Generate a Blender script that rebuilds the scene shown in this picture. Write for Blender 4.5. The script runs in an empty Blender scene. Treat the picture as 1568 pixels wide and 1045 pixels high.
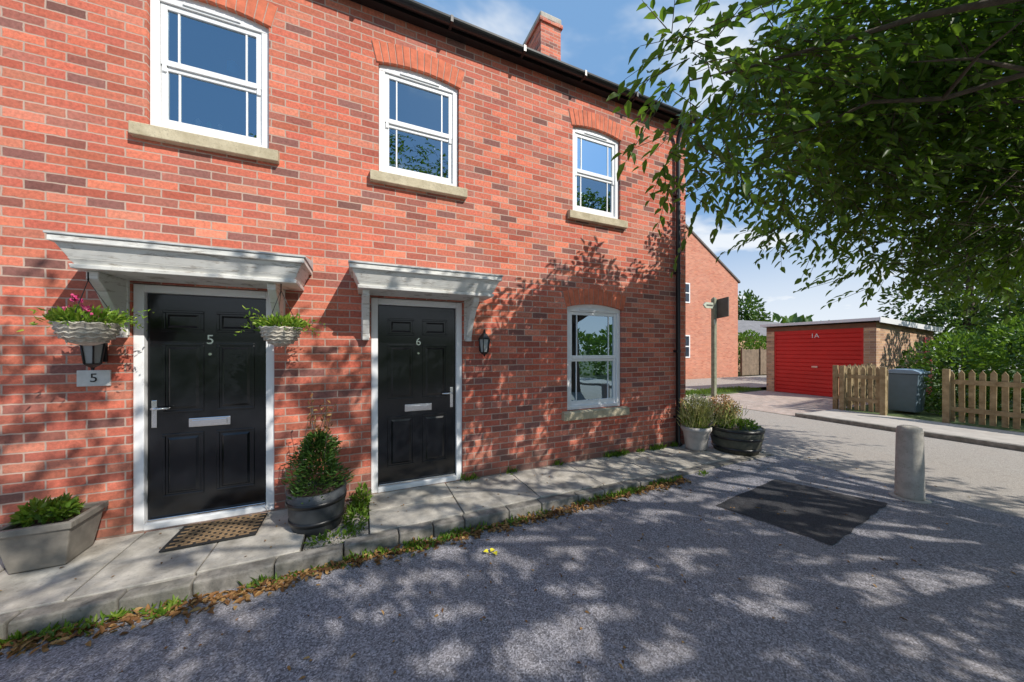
import bpy, bmesh, math, random
import numpy as np
from mathutils import Vector, Matrix
random.seed(7); rng=np.random.default_rng(7)
scene=bpy.context.scene
COL=scene.collection

# ------------------------------------------------------------ node helpers
def newmat(name):
    m=bpy.data.materials.new(name); m.use_nodes=True
    nt=m.node_tree
    b=nt.nodes["Principled BSDF"]
    return m,nt,b
def nd(nt,t,**kw):
    n=nt.nodes.new(t)
    for k,v in kw.items(): setattr(n,k,v)
    return n
def setin(nt,sock,v):
    if isinstance(v,bpy.types.NodeSocket): nt.links.new(v,sock)
    else: sock.default_value=v
def mth(nt,op,a,b=None,c=None,clamp=False):
    n=nd(nt,'ShaderNodeMath',operation=op,use_clamp=clamp)
    setin(nt,n.inputs[0],a)
    if b is not None: setin(nt,n.inputs[1],b)
    if c is not None: setin(nt,n.inputs[2],c)
    return n.outputs[0]
def mixc(nt,f,a,b,blend='MIX'):
    n=nd(nt,'ShaderNodeMix',data_type='RGBA',blend_type=blend)
    setin(nt,n.inputs[0],f)
    for i,v in ((6,a),(7,b)):
        if not isinstance(v,bpy.types.NodeSocket) and len(v)==3: v=(*v,1)
        setin(nt,n.inputs[i],v)
    return n.outputs[2]
def mrange(nt,v,a,b,c=0.,d=1.,smooth=False):
    n=nd(nt,'ShaderNodeMapRange'); 
    if smooth: n.interpolation_type='SMOOTHSTEP'
    setin(nt,n.inputs[0],v)
    for i,x in zip((1,2,3,4),(a,b,c,d)): n.inputs[i].default_value=x
    return n.outputs[0]
def noise(nt,vec,scale,detail=3,rough=.55,dist=0):
    n=nd(nt,'ShaderNodeTexNoise'); n.inputs['Scale'].default_value=scale
    n.inputs['Detail'].default_value=detail; n.inputs['Roughness'].default_value=rough
    n.inputs['Distortion'].default_value=dist
    if vec is not None: nt.links.new(vec,n.inputs['Vector'])
    return n.outputs['Fac']
def ramp(nt,f,stops,interp='LINEAR'):
    n=nd(nt,'ShaderNodeValToRGB'); cr=n.color_ramp; cr.interpolation=interp
    while len(cr.elements)<len(stops): cr.elements.new(.5)
    for e,(p,c) in zip(cr.elements,stops):
        e.position=p; e.color=(*c,1) if len(c)==3 else c
    nt.links.new(f,n.inputs[0]); return n.outputs[0]
def objco(nt): return nd(nt,'ShaderNodeTexCoord').outputs['Object']
def bump(nt,b,h,strength=.3,dist=.01):
    n=nd(nt,'ShaderNodeBump'); n.inputs['Strength'].default_value=strength; n.inputs['Distance'].default_value=dist
    nt.links.new(h,n.inputs['Height']); nt.links.new(n.outputs[0],b.inputs['Normal'])
def sc(c,k): return tuple(min(1,x*k) for x in c)

def simple(name,c,rough=.6,var=.15,scale=6,bmp=.1,metal=0,c2=None,spec=.5,bscale=None,stain=None):
    m,nt,b=newmat(name); co=objco(nt)
    f=noise(nt,co,scale,4,.6)
    f=mrange(nt,f,.3,.7)
    col=mixc(nt,f,sc(c,1-var),c2 if c2 else sc(c,1+var))
    if stain:
        f1=mrange(nt,noise(nt,co,2.3,6,.72,.3),.50,.64)
        col=mixc(nt,mth(nt,'MULTIPLY',f1,.45),col,stain)
        f3=mrange(nt,noise(nt,co,60,2,.6),.58,.70)
        col=mixc(nt,mth(nt,'MULTIPLY',f3,.45),col,sc(stain,.8))
    nt.links.new(col,b.inputs['Base Color'])
    b.inputs['Roughness'].default_value=rough; b.inputs['Metallic'].default_value=metal
    b.inputs['Specular IOR Level'].default_value=spec
    if bmp>0: bump(nt,b,noise(nt,co,bscale or scale*8,2),bmp,.004)
    return m

def brick(name,palette,mortar,bw=.225,bh=.075,joint=.010,plan=False,rough=.85,invar=.25,dirt=True,bstr=.35,bd=.005,wob=.004,off=.5):
    m,nt,b=newmat(name); co=objco(nt)
    s=nd(nt,'ShaderNodeSeparateXYZ'); nt.links.new(co,s.inputs[0])
    w1=mth(nt,'MULTIPLY',mth(nt,'SUBTRACT',noise(nt,co,22,1),.5),wob*2.)
    if plan: U,V=s.outputs[0],s.outputs[1]
    else: U,V=mth(nt,'ADD',s.outputs[0],s.outputs[1]),s.outputs[2]
    u=mth(nt,'DIVIDE',mth(nt,'ADD',U,w1),bw); v=mth(nt,'DIVIDE',mth(nt,'ADD',V,w1),bh)
    row=mth(nt,'FLOOR',v)
    o=mth(nt,'MULTIPLY',mth(nt,'FLOORED_MODULO',row,2.),off)
    uu=mth(nt,'ADD',u,o); colx=mth(nt,'FLOOR',uu)
    fu=mth(nt,'FRACT',uu); fv=mth(nt,'FRACT',v)
    du=mth(nt,'MULTIPLY',mth(nt,'MINIMUM',fu,mth(nt,'SUBTRACT',1.,fu)),bw)
    dv=mth(nt,'MULTIPLY',mth(nt,'MINIMUM',fv,mth(nt,'SUBTRACT',1.,fv)),bh)
    d=mth(nt,'MINIMUM',du,dv)
    mask=mrange(nt,d,joint*.30,joint*.75,0,1,True)
    cb=nd(nt,'ShaderNodeCombineXYZ'); nt.links.new(colx,cb.inputs[0]); nt.links.new(row,cb.inputs[1])
    wn=nd(nt,'ShaderNodeTexWhiteNoise',noise_dimensions='3D'); nt.links.new(cb.outputs[0],wn.inputs['Vector'])
    n=len(palette)
    bc=ramp(nt,wn.outputs['Value'],[(i/n,p) for i,p in enumerate(palette)],'CONSTANT')
    hs=nd(nt,'ShaderNodeSeparateColor'); nt.links.new(wn.outputs['Color'],hs.inputs[0])
    br=mrange(nt,hs.outputs[1],0,1,1-invar,1+invar)
    bn=mrange(nt,noise(nt,co,40,3,.65),.25,.75,.66,1.28)
    k=mth(nt,'MULTIPLY',br,bn)
    vm=nd(nt,'ShaderNodeVectorMath',operation='SCALE'); nt.links.new(bc,vm.inputs[0]); nt.links.new(k,vm.inputs['Scale'])
    big=noise(nt,co,1.1,4,.65)
    mor=mixc(nt,mrange(nt,big,.35,.65),sc(mortar,.8),sc(mortar,1.12))
    col=mixc(nt,mask,mor,vm.outputs[0])
    wz=mrange(nt,big,.38,.7)
    col=mixc(nt,mth(nt,'MULTIPLY',wz,.18),col,(.44,.29,.23))
    if dirt and not plan:
        low=mrange(nt,mth(nt,'ADD',s.outputs[2],mth(nt,'MULTIPLY',noise(nt,co,4,2),-.35)),.12,-.15)
        col=mixc(nt,mth(nt,'MULTIPLY',low,.6),col,(.12,.10,.08))
    nt.links.new(col,b.inputs['Base Color']); b.inputs['Roughness'].default_value=rough
    b.inputs['Specular IOR Level'].default_value=.25
    if bstr>0:
        bump(nt,b,mth(nt,'ADD',mask,mth(nt,'MULTIPLY',hs.outputs[2],.3)),bstr,bd)
    return m

def leafmat(name,c1,c2,c3,trans=.35,rough=.45):
    m,nt,b=newmat(name)
    at=nd(nt,'ShaderNodeAttribute',attribute_name='rnd')
    col=ramp(nt,at.outputs['Fac'],[(0,c1),(.5,c2),(1,c3)])
    nt.links.new(col,b.inputs['Base Color']); b.inputs['Roughness'].default_value=rough
    b.inputs['Specular IOR Level'].default_value=.4
    tr=nd(nt,'ShaderNodeBsdfTranslucent')
    tc=mixc(nt,.5,col,(.35,.6,.04),'MIX'); nt.links.new(tc,tr.inputs[0])
    mx=nd(nt,'ShaderNodeMixShader'); mx.inputs[0].default_value=trans
    nt.links.new(b.outputs[0],mx.inputs[1]); nt.links.new(tr.outputs[0],mx.inputs[2])
    nt.links.new(mx.outputs[0],nt.nodes['Material Output'].inputs[0])
    return m
def petalmat(name,c1,c2,c3):
    m,nt,b=newmat(name)
    at=nd(nt,'ShaderNodeAttribute',attribute_name='rnd')
    nt.links.new(ramp(nt,at.outputs['Fac'],[(0,c1),(.5,c2),(1,c3)]),b.inputs['Base Color']); b.inputs['Roughness'].default_value=.7
    return m

# ------------------------------------------------------------ mesh helpers
def top(name,loc=(0,0,0)):
    e=bpy.data.objects.new(name,None); COL.objects.link(e); e.empty_display_size=.2
    e.location=loc; return e
def mk(name,verts,faces,mat,parent=None,smooth=False,mats=None,fm=None):
    me=bpy.data.meshes.new(name); me.from_pydata([tuple(v) for v in verts],[],[tuple(f) for f in faces])
    if mat: me.materials.append(mat)
    bm=bmesh.new(); bm.from_mesh(me); bmesh.ops.recalc_face_normals(bm,faces=bm.faces); bm.to_mesh(me); bm.free()
    if smooth:
        for p in me.polygons: p.use_smooth=True
    o=bpy.data.objects.new(name,me); COL.objects.link(o)
    if parent: o.parent=parent; o.matrix_parent_inverse=Matrix.Translation(-Vector(parent.location))
    return o
def bev(o,w,seg=2):
    if w>0:
        md=o.modifiers.new('bev','BEVEL'); md.width=w; md.segments=seg; md.limit_method='ANGLE'; md.angle_limit=math.radians(35)
    return o
BF=[(0,1,3,2),(4,6,7,5),(0,4,5,1),(2,3,7,6),(0,2,6,4),(1,5,7,3)]
def box(name,x0,x1,y0,y1,z0,z1,mat,parent=None,b=0):
    v=[(x,y,z) for x in (x0,x1) for y in (y0,y1) for z in (z0,z1)]
    return bev(mk(name,v,BF,mat,parent),b)
def boxes(name,lst,mat,parent=None,b=0):
    V=[];F=[]
    for (x0,x1,y0,y1,z0,z1) in lst:
        k=len(V); V+=[(x,y,z) for x in (x0,x1) for y in (y0,y1) for z in (z0,z1)]
        F+=[tuple(i+k for i in f) for f in BF]
    return bev(mk(name,V,F,mat,parent),b)
def frustum(name,b0,z0,b1,z1,mat,parent=None,b=0):
    v=[(b0[0],b0[2],z0),(b0[1],b0[2],z0),(b0[1],b0[3],z0),(b0[0],b0[3],z0),(b1[0],b1[2],z1),(b1[1],b1[2],z1),(b1[1],b1[3],z1),(b1[0],b1[3],z1)]
    return bev(mk(name,v,[(0,1,2,3),(4,5,6,7),(0,1,5,4),(1,2,6,5),(2,3,7,6),(3,0,4,7)],mat,parent),b)
def lathe(name,prof,c,mat,parent=None,seg=32,smooth=True,rot=0):
    V=[];F=[]
    for r,z in prof:
        for i in range(seg):
            a=2*math.pi*i/seg+rot; V.append((c[0]+r*math.cos(a),c[1]+r*math.sin(a),c[2]+z))
    for j in range(len(prof)-1):
        for i in range(seg):
            a=j*seg+i; b2=j*seg+(i+1)%seg; F.append((a,b2,b2+seg,a+seg))
    F.append(tuple(range(seg))); F.append(tuple(range((len(prof)-1)*seg,len(prof)*seg)))
    o=mk(name,V,F,mat,parent,False)
    if smooth:
        for p in o.data.polygons:
            if len(p.vertices)==4: p.use_smooth=True
    return o
def tubes(name,paths,mat,parent=None,seg=7):
    V=[];F=[]
    for pts,rad in paths:
        pts=[Vector(p) for p in pts]; k0=len(V)
        for i,p in enumerate(pts):
            t=(pts[min(i+1,len(pts)-1)]-pts[max(i-1,0)]).normalized()
            a=Vector((0,0,1)) if abs(t.z)<.9 else Vector((1,0,0))
            s=t.cross(a).normalized(); u=t.cross(s)
            r=rad[i] if hasattr(rad,'__len__') else rad
            for j in range(seg):
                an=2*math.pi*j/seg; V.append(p+s*math.cos(an)*r+u*math.sin(an)*r)
        for i in range(len(pts)-1):
            for j in range(seg):
                a=k0+i*seg+j; b2=k0+i*seg+(j+1)%seg; F.append((a,b2,b2+seg,a+seg))
        F.append(tuple(range(k0,k0+seg))); F.append(tuple(range(k0+(len(pts)-1)*seg,k0+len(pts)*seg)))
    return mk(name,V,F,mat,parent,True)
def prism(name,poly,axis,a0,a1,mat,parent=None,b=0):
    n=len(poly); V=[]
    for a in (a0,a1):
        for p,q in poly:
            V.append((a,p,q) if axis=='x' else (p,a,q) if axis=='y' else (p,q,a))
    F=[tuple(range(n)),tuple(range(n,2*n))]+[(i,(i+1)%n,(i+1)%n+n,i+n) for i in range(n)]
    return bev(mk(name,V,F,mat,parent),b)
def nrm(a): return a/np.maximum(np.linalg.norm(a,axis=1,keepdims=True),1e-9)
def leafmesh(name,P,D,N,L,W,mat,parent=None,fold=.25,droop=.15,rnd=None):
    n=len(P); D=nrm(D); S=nrm(np.cross(D,N)); N=np.cross(S,D)
    L=np.broadcast_to(L,(n,)).reshape(n,1); W=np.broadcast_to(W,(n,)).reshape(n,1)
    v=np.empty((n,6,3))
    v[:,0]=P
    v[:,1]=P+D*L*.3-S*W*.5+N*W*fold; v[:,2]=P+D*L*.68-S*W*.38+N*(W*fold-L*droop*.4)
    v[:,3]=P+D*L-N*L*droop
    v[:,4]=P+D*L*.68+S*W*.38+N*(W*fold-L*droop*.4); v[:,5]=P+D*L*.3+S*W*.5+N*W*fold
    idx=(np.arange(n)*6)[:,None]+np.array([0,1,2,3,0,3,4,5])[None]
    me=bpy.data.meshes.new(name)
    me.vertices.add(n*6); me.vertices.foreach_set('co',v.reshape(-1).astype(np.float32))
    me.loops.add(n*8); me.loops.foreach_set('vertex_index',idx.reshape(-1).astype(np.int32))
    me.polygons.add(n*2); me.polygons.foreach_set('loop_start',(np.arange(n*2)*4).astype(np.int32))
    me.polygons.foreach_set('loop_total',np.full(n*2,4,dtype=np.int32))
    me.update(calc_edges=True)
    at=me.attributes.new('rnd','FLOAT','POINT')
    if rnd is None: rnd=rng.random(n)
    at.data.foreach_set('value',np.repeat(rnd,6).astype(np.float32))
    me.materials.append(mat); me.validate()
    o=bpy.data.objects.new(name,me); COL.objects.link(o)
    if parent: o.parent=parent; o.matrix_parent_inverse=Matrix.Translation(-Vector(parent.location))
    return o
def rdir(n): return nrm(rng.normal(size=(n,3)))
def ellpts(c,r,n,shell=.0):
    d=rdir(n); q=rng.random((n,1))**(1/3)
    q=shell+(1-shell)*q
    return np.array(c)+d*q*np.array(r)
def bush(name,blobs,n,L,W,mat,parent=None,up=.3,shell=.5):
    P=[];D=[]
    vol=np.array([b[1][0]*b[1][1]*b[1][2] for b in blobs])**.67; vol=vol/vol.sum()
    for (c,r),w in zip(blobs,vol):
        k=max(4,int(n*w)); p=ellpts(c,r,k,shell); P.append(p)
        D.append(nrm((p-np.array(c))/np.array(r))+rdir(k)*.8+np.array([0,0,up]))
    P=np.vstack(P);D=np.vstack(D); k=len(P)
    return leafmesh(name,P,D,rdir(k)+np.array([0,0,.6]),L*(.7+.6*rng.random(k)),W*(.7+.6*rng.random(k)),mat,parent)
def textobj(name,s,size,loc,mat,parent,rot=(math.pi/2,0,0),ext=.002):
    c=bpy.data.curves.new(name,'FONT'); c.body=s; c.size=size; c.extrude=ext; c.align_x='CENTER'; c.align_y='CENTER'
    c.materials.append(mat); o=bpy.data.objects.new(name,c); COL.objects.link(o)
    o.location=loc; o.rotation_euler=rot
    o.parent=parent; o.matrix_parent_inverse=Matrix.Translation(-Vector(parent.location))
    return o

# ------------------------------------------------------------ materials
R=[(.58,.150,.09),(.62,.18,.105),(.51,.12,.075),(.64,.215,.135),(.56,.14,.085),(.34,.11,.083),(.59,.165,.10),(.49,.12,.08),(.235,.095,.08),(.61,.20,.13),(.56,.148,.092),(.39,.13,.095),(.58,.16,.095),(.53,.135,.085)]
M_brick=brick('red_brick',R,(.50,.37,.30))
M_brick2=brick('red_brick_far',[(.58,.22,.14),(.62,.25,.16),(.54,.19,.12),(.60,.23,.14)],(.53,.36,.28),dirt=False,invar=.10,bstr=0)
M_brickb=brick('buff_brick',[(.56,.34,.20),(.50,.29,.17),(.60,.39,.23),(.44,.25,.16)],(.55,.45,.35),dirt=False,bstr=0)
M_arch=simple('arch_brick',(.62,.165,.085),.85,.25,9,.4)
M_mortar=simple('mortar',(.44,.33,.27),.9,.15,20,.3)
M_white=simple('white_upvc',(.84,.84,.84),.3,.04,3,0)
def mk_wood():
    m,nt,b=newmat('weathered_white_paint'); co=objco(nt)
    mp=nd(nt,'ShaderNodeMapping'); mp.inputs['Scale'].default_value=(1,1,6); nt.links.new(co,mp.inputs[0])
    f=mrange(nt,noise(nt,mp.outputs[0],7,6,.72,.4),.53,.65)
    g=mrange(nt,noise(nt,co,2.2,3),.35,.7)
    col=mixc(nt,g,(.80,.79,.75),(.64,.63,.59)); col=mixc(nt,mth(nt,'MULTIPLY',f,.75),col,(.28,.23,.18))
    nt.links.new(col,b.inputs['Base Color']); b.inputs['Roughness'].default_value=.6
    bump(nt,b,f,-.4,.003); return m
M_wood=mk_wood()
M_black=simple('black_door_gloss',(.006,.007,.009),.16,.3,3,.03,spec=.55,bscale=60)
M_blackm=simple('black_metal',(.012,.012,.013),.35,.2,9,.05)
M_chrome=simple('chrome',(.75,.75,.76),.18,.05,5,0,metal=1)
M_sill=simple('stone_sill',(.50,.42,.27),.85,.22,7,.5,c2=(.62,.54,.38),stain=(.22,.19,.13))
M_lead=simple('lead_top',(.50,.52,.52),.55,.2,6,.2)
M_tile=simple('dark_roof_tile',(.13,.11,.10),.8,.3,8,.5)
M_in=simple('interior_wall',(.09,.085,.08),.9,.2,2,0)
M_curt=simple('curtain_cloth',(.30,.27,.20),.9,.15,4,0)
def mk_glass():
    m,nt,b=newmat('window_glass')
    tr=nd(nt,'ShaderNodeBsdfTransparent'); tr.inputs[0].default_value=(.8,.86,.88,1)
    gl=nd(nt,'ShaderNodeBsdfGlossy'); gl.inputs['Color'].default_value=(.62,.84,1,1); gl.inputs['Roughness'].default_value=.01
    fr=nd(nt,'ShaderNodeFresnel'); fr.inputs[0].default_value=2.1
    f=mth(nt,'ADD',fr.outputs[0],.28,clamp=True)
    co=objco(nt); bn=nd(nt,'ShaderNodeBump'); bn.inputs['Strength'].default_value=.08; bn.inputs['Distance'].default_value=.02
    nt.links.new(noise(nt,co,2.5,1),bn.inputs['Height']); nt.links.new(bn.outputs[0],gl.inputs['Normal'])
    mx=nd(nt,'ShaderNodeMixShader'); nt.links.new(f,mx.inputs[0]); nt.links.new(tr.outputs[0],mx.inputs[1]); nt.links.new(gl.outputs[0],mx.inputs[2])
    nt.links.new(mx.outputs[0],nt.nodes['Material Output'].inputs[0]); return m
M_glass=mk_glass()
def mk_asph(name,c,c2,sp=.5,tint=(.30,.26,.22),scale=150,bright=1.6):
    m,nt,b=newmat(name); co=objco(nt)
    v=nd(nt,'ShaderNodeTexVoronoi'); v.inputs['Scale'].default_value=scale; nt.links.new(co,v.inputs['Vector'])
    s=nd(nt,'ShaderNodeSeparateColor'); nt.links.new(v.outputs['Color'],s.inputs[0])
    col=mixc(nt,mrange(nt,s.outputs[0],.1,.95),sc(c,1-sp),sc(c2,1+sp))
    f2=mrange(nt,s.outputs[1],.90,.95)
    col=mixc(nt,f2,col,sc(c2,bright))
    big=mrange(nt,noise(nt,co,.8,5,.65),.35,.68)
    col=mixc(nt,mth(nt,'MULTIPLY',big,.35),col,tint)
    spot=mrange(nt,noise(nt,co,9,4,.7),.58,.72)
    col=mixc(nt,mth(nt,'MULTIPLY',spot,.35),col,sc(c,.4))
    nt.links.new(col,b.inputs['Base Color']); b.inputs['Roughness'].default_value=.85; b.inputs['Specular IOR Level'].default_value=.3
    bump(nt,b,s.outputs[0],.4,.003); return m
M_asph=mk_asph('asphalt',(.20,.197,.22),(.24,.236,.258),.50,(.27,.235,.205),140,2.0)
M_road=mk_asph('road_surface',(.33,.30,.27),(.38,.35,.31),.22,(.36,.31,.26),150,1.2)
M_patch=mk_asph('fresh_asphalt_patch',(.032,.032,.036),(.048,.048,.053),.4,(.06,.055,.05))
M_slab=simple('paving_slab',(.38,.35,.30),.85,.28,5,.35,c2=(.58,.54,.47),stain=(.24,.215,.17))
M_kerb=simple('kerb_stone',(.17,.155,.13),.9,.35,8,.5,c2=(.36,.33,.29),stain=(.10,.10,.07))
M_conc=simple('concrete',(.44,.41,.36),.9,.2,9,.5,stain=(.26,.24,.20))
M_soil=simple('soil',(.07,.05,.035),.95,.4,18,.8)
M_gravel=mk_asph('gravel',(.20,.18,.15),(.4,.37,.32),.5)
M_grass=simple('grass_ground',(.07,.11,.03),.95,.35,3,.6,c2=(.10,.14,.04))
M_pavblk=brick('block_paving',[(.44,.36,.31),(.48,.39,.33),(.42,.35,.30),(.46,.39,.34)],(.33,.28,.25),.2,.1,.008,plan=True,invar=.12,bstr=0)
M_pave=simple('pavement_concrete',(.46,.42,.37),.9,.15,4,.3)
M_red=simple('red_garage_paint',(.66,.022,.018),.4,.08,2,0)
M_barrel=simple('barrel_wood',(.075,.075,.055),.7,.35,9,.4)
M_tub=simple('dark_grey_tub',(.045,.05,.055),.5,.3,8,.2)
M_pot=simple('pale_stone_pot',(.46,.43,.40),.8,.2,8,.3)
M_sqpot=simple('grey_brown_planter',(.22,.20,.17),.7,.25,7,.3)
M_wick=simple('wicker',(.55,.50,.42),.8,.4,30,.8)
M_fence=simple('fence_timber',(.30,.21,.10),.85,.3,9,.4,c2=(.42,.32,.18))
M_panel=simple('fence_panel_timber',(.22,.16,.11),.85,.3,5,.3)
M_bin=simple('grey_bin_plastic',(.13,.18,.22),.5,.1,5,0)
M_bin2=simple('bin_lid_plastic',(.24,.33,.42),.45,.1,5,0)
M_bark=simple('bark',(.085,.065,.045),.9,.4,14,.8)
M_sign=simple('sign_green_white',(.50,.53,.42),.5,.1,6,0)
M_signd=simple('dark_sign_back',(.09,.09,.075),.6,.2,6,0)
M_post=simple('post_green_timber',(.22,.23,.16),.8,.3,9,.3)
M_plaque=simple('plaque_slate_white',(.62,.60,.56),.5,.1,14,.1)
M_mat=simple('coir_mat',(.26,.17,.09),.95,.3,30,.6)
M_matd=simple('rubber_mat',(.02,.019,.018),.9,.3,20,.4)
L_tree=leafmat('tree_leaf',(.03,.08,.010),(.065,.14,.015),(.15,.25,.03),.34)
L_hedge=leafmat('hedge_leaf',(.05,.12,.015),(.09,.19,.02),(.16,.28,.03),.25)
L_dark=leafmat('dark_leaf',(.02,.055,.012),(.04,.10,.018),(.09,.16,.03),.2)
L_con=leafmat('conifer_leaf',(.02,.06,.015),(.045,.11,.02),(.10,.18,.03),.15)
L_lime=leafmat('lime_leaf',(.10,.22,.02),(.20,.34,.03),(.34,.42,.06),.3)
L_weed=leafmat('weed_leaf',(.06,.13,.015),(.11,.21,.02),(.22,.30,.04),.3)
L_dead=leafmat('dead_leaf',(.10,.04,.015),(.26,.12,.04),(.42,.26,.10),.1,.8)
L_straw=petalmat('straw_stalk',(.30,.34,.08),(.50,.48,.16),(.62,.58,.28))
L_pink=petalmat('pink_petal',(.6,.03,.15),(.7,.06,.22),(.75,.2,.35))
L_white=petalmat('white_petal',(.6,.58,.42),(.72,.68,.5),(.78,.75,.6))
L_orange=petalmat('dry_flower',(.55,.22,.07),(.62,.38,.16),(.68,.58,.38))
L_yel=petalmat('yellow_leaf',(.7,.62,.03),(.7,.62,.03),(.7,.62,.03))

# ------------------------------------------------------------ house
house=top('brick_house',(0,0,0))
XL,XR=-12.0,4.86; ZE=5.2; DP=8.0
UW=[(-1.668,-.808),(.167,1.05),(2.65,3.49),(-4.1,-3.22)]
doors=[(-1.765,-.765),(.09,1.095)]
openings=[(a,b,3.45,4.68) for a,b in UW]+[(2.56,3.52,.705,2.19),(-4.15,-3.2,.705,2.19)]+[(a,b,0.0,2.105) for a,b in doors]
def wall_front():
    xs=sorted(set([XL,XR]+[o[0] for o in openings]+[o[1] for o in openings]))
    zs=sorted(set([-.25,ZE]+[o[2] for o in openings]+[o[3] for o in openings]))
    V=[];F=[]
    def q(a,b,c,d):
        k=len(V); V.extend([a,b,c,d]); F.append((k,k+1,k+2,k+3))
    for i in range(len(xs)-1):
        for j in range(len(zs)-1):
            cx=(xs[i]+xs[i+1])/2; cz=(zs[j]+zs[j+1])/2
            if any(o[0]<cx<o[1] and o[2]<cz<o[3] for o in openings): continue
            q((xs[i],0,zs[j]),(xs[i+1],0,zs[j]),(xs[i+1],0,zs[j+1]),(xs[i],0,zs[j+1]))
    for x0,x1,z0,z1 in openings:
        y=.14
        q((x0,0,z0),(x0,0,z1),(x0,y,z1),(x0,y,z0)); q((x1,0,z0),(x1,y,z0),(x1,y,z1),(x1,0,z1))
        q((x0,0,z1),(x1,0,z1),(x1,y,z1),(x0,y,z1)); q((x0,0,z0),(x0,y,z0),(x1,y,z0),(x1,0,z0))
    me=bpy.data.meshes.new('front_wall'); me.from_pydata(V,[],F); me.materials.append(M_brick)
    o=bpy.data.objects.new('front_wall',me); COL.objects.link(o); o.parent=house
wall_front()
RZ=ZE+DP/2*.70
mk('side_and_back_walls',[(XR,0.001,-.25),(XR,DP,-.25),(XR,DP,ZE),(XR,DP/2,RZ),(XR,0.001,ZE),(XL,0.001,-.25),(XL,DP,-.25),(XL,DP,ZE),(XL,DP/2,RZ),(XL,0.001,ZE)],
   [(0,1,2,3,4),(5,6,7,8,9),(1,6,7,2)],M_brick,house)
ov=.16
def roofslab(name,y0,z0,y1,z1,x0,x1,mat,parent,th=.1):
    prism(name,[(y0,z0),(y1,z1),(y1,z1+th),(y0,z0+th)],'x',x0,x1,mat,parent)
roofslab('roof_front',-ov,ZE-.7*ov+.1,DP/2,RZ+.1,XL,XR+.06,M_tile,house)
roofslab('roof_back',DP+ov,ZE-.7*ov+.1,DP/2+.001,RZ+.101,XL,XR+.06,M_tile,house)
box('eaves_soffit',XL,XR+.04,-.10,-.003,ZE-.03,ZE+.06,M_blackm,house)
def gutter():
    n=10
    pro=[(-.155+.056*math.cos(math.pi+math.pi*i/n),ZE+.035+.056*math.sin(math.pi+math.pi*i/n)) for i in range(n+1)]
    pro+=[(p[0]*1.0+( .006 if p[0]<-.155 else -.006),p[1]+.004) for p in reversed(pro)]
    prism('gutter',pro,'x',XL,XR+.05,M_blackm,house)
gutter()
boxes('gutter_brackets',[(x,x+.03,-.216,-.10,ZE-.027,ZE+.045) for x in np.arange(-4.5,4.8,.9)],M_blackm,house)
tubes('downpipe',[([(4.62,-.155,ZE),(4.62,-.155,ZE-.10),(4.62,-.06,ZE-.28),(4.62,-.055,ZE-.4),(4.62,-.055,.08),(4.62,-.11,.02)],.034)],M_blackm,house,12)
boxes('downpipe_clips',[(4.575,4.665,-.075,.0,z,z+.035) for z in (.45,1.5,2.75,4.0,4.75)],M_blackm,house,.004)
box('chimney_stack',3.87,4.42,3.1,4.35,6.6,9.32,M_brick,house)
box('chimney_cap_a',3.83,4.46,3.06,4.39,9.32,9.40,M_brick,house)
box('chimney_cap_b',3.85,4.44,3.08,4.37,9.40,9.56,M_conc,house,.03)

def arcz(x,x0,x1,zs,rise):
    c=(x0+x1)/2; h=(x1-x0)/2; t=(x-c)/h; return zs+rise*(1-t*t)
def arch(name,x0,x1,zs,rise,h=.215):
    n=13; V=[];F=[]
    cx=(x0+x1)/2; Rr=((x1-x0)/2)**2/(2*rise)+rise/2; zc=zs+rise-Rr
    a1=math.asin((x1-cx)/Rr)+.012; g=.0045
    P=[]
    for i in range(25):
        a=-a1+2*a1*i/24; P.append((cx+Rr*math.sin(a),zc+Rr*math.cos(a)))
    for i in range(24,-1,-1):
        a=-a1+2*a1*i/24; P.append((cx+(Rr+h)*math.sin(a),zc+(Rr+h)*math.cos(a)))
    prism(name+'_mortar',P,'y',-.004,.139,M_mortar,house)
    for i in range(n):
        b0=-a1+2*a1*i/n; b1=-a1+2*a1*(i+1)/n; k=len(V)
        y=-.009-random.random()*.003
        pts=[]
        for a,s in ((b0,1),(b1,-1)):
            for r in (Rr-.002,Rr+h+.001):
                da=g/r*s
                pts.append((cx+r*math.sin(a+da),zc+r*math.cos(a+da)))
        q=[pts[0],pts[2],pts[3],pts[1]]
        V+=[(p[0],y,p[1]) for p in q]+[(p[0],.13,p[1]) for p in q]
        F+=[tuple(k+j for j in f) for f in ((0,1,2,3),(4,5,6,7),(0,1,5,4),(1,2,6,5),(2,3,7,6),(3,0,4,7))]
    bev(mk(name,V,F,M_arch,house),.003,1)
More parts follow.
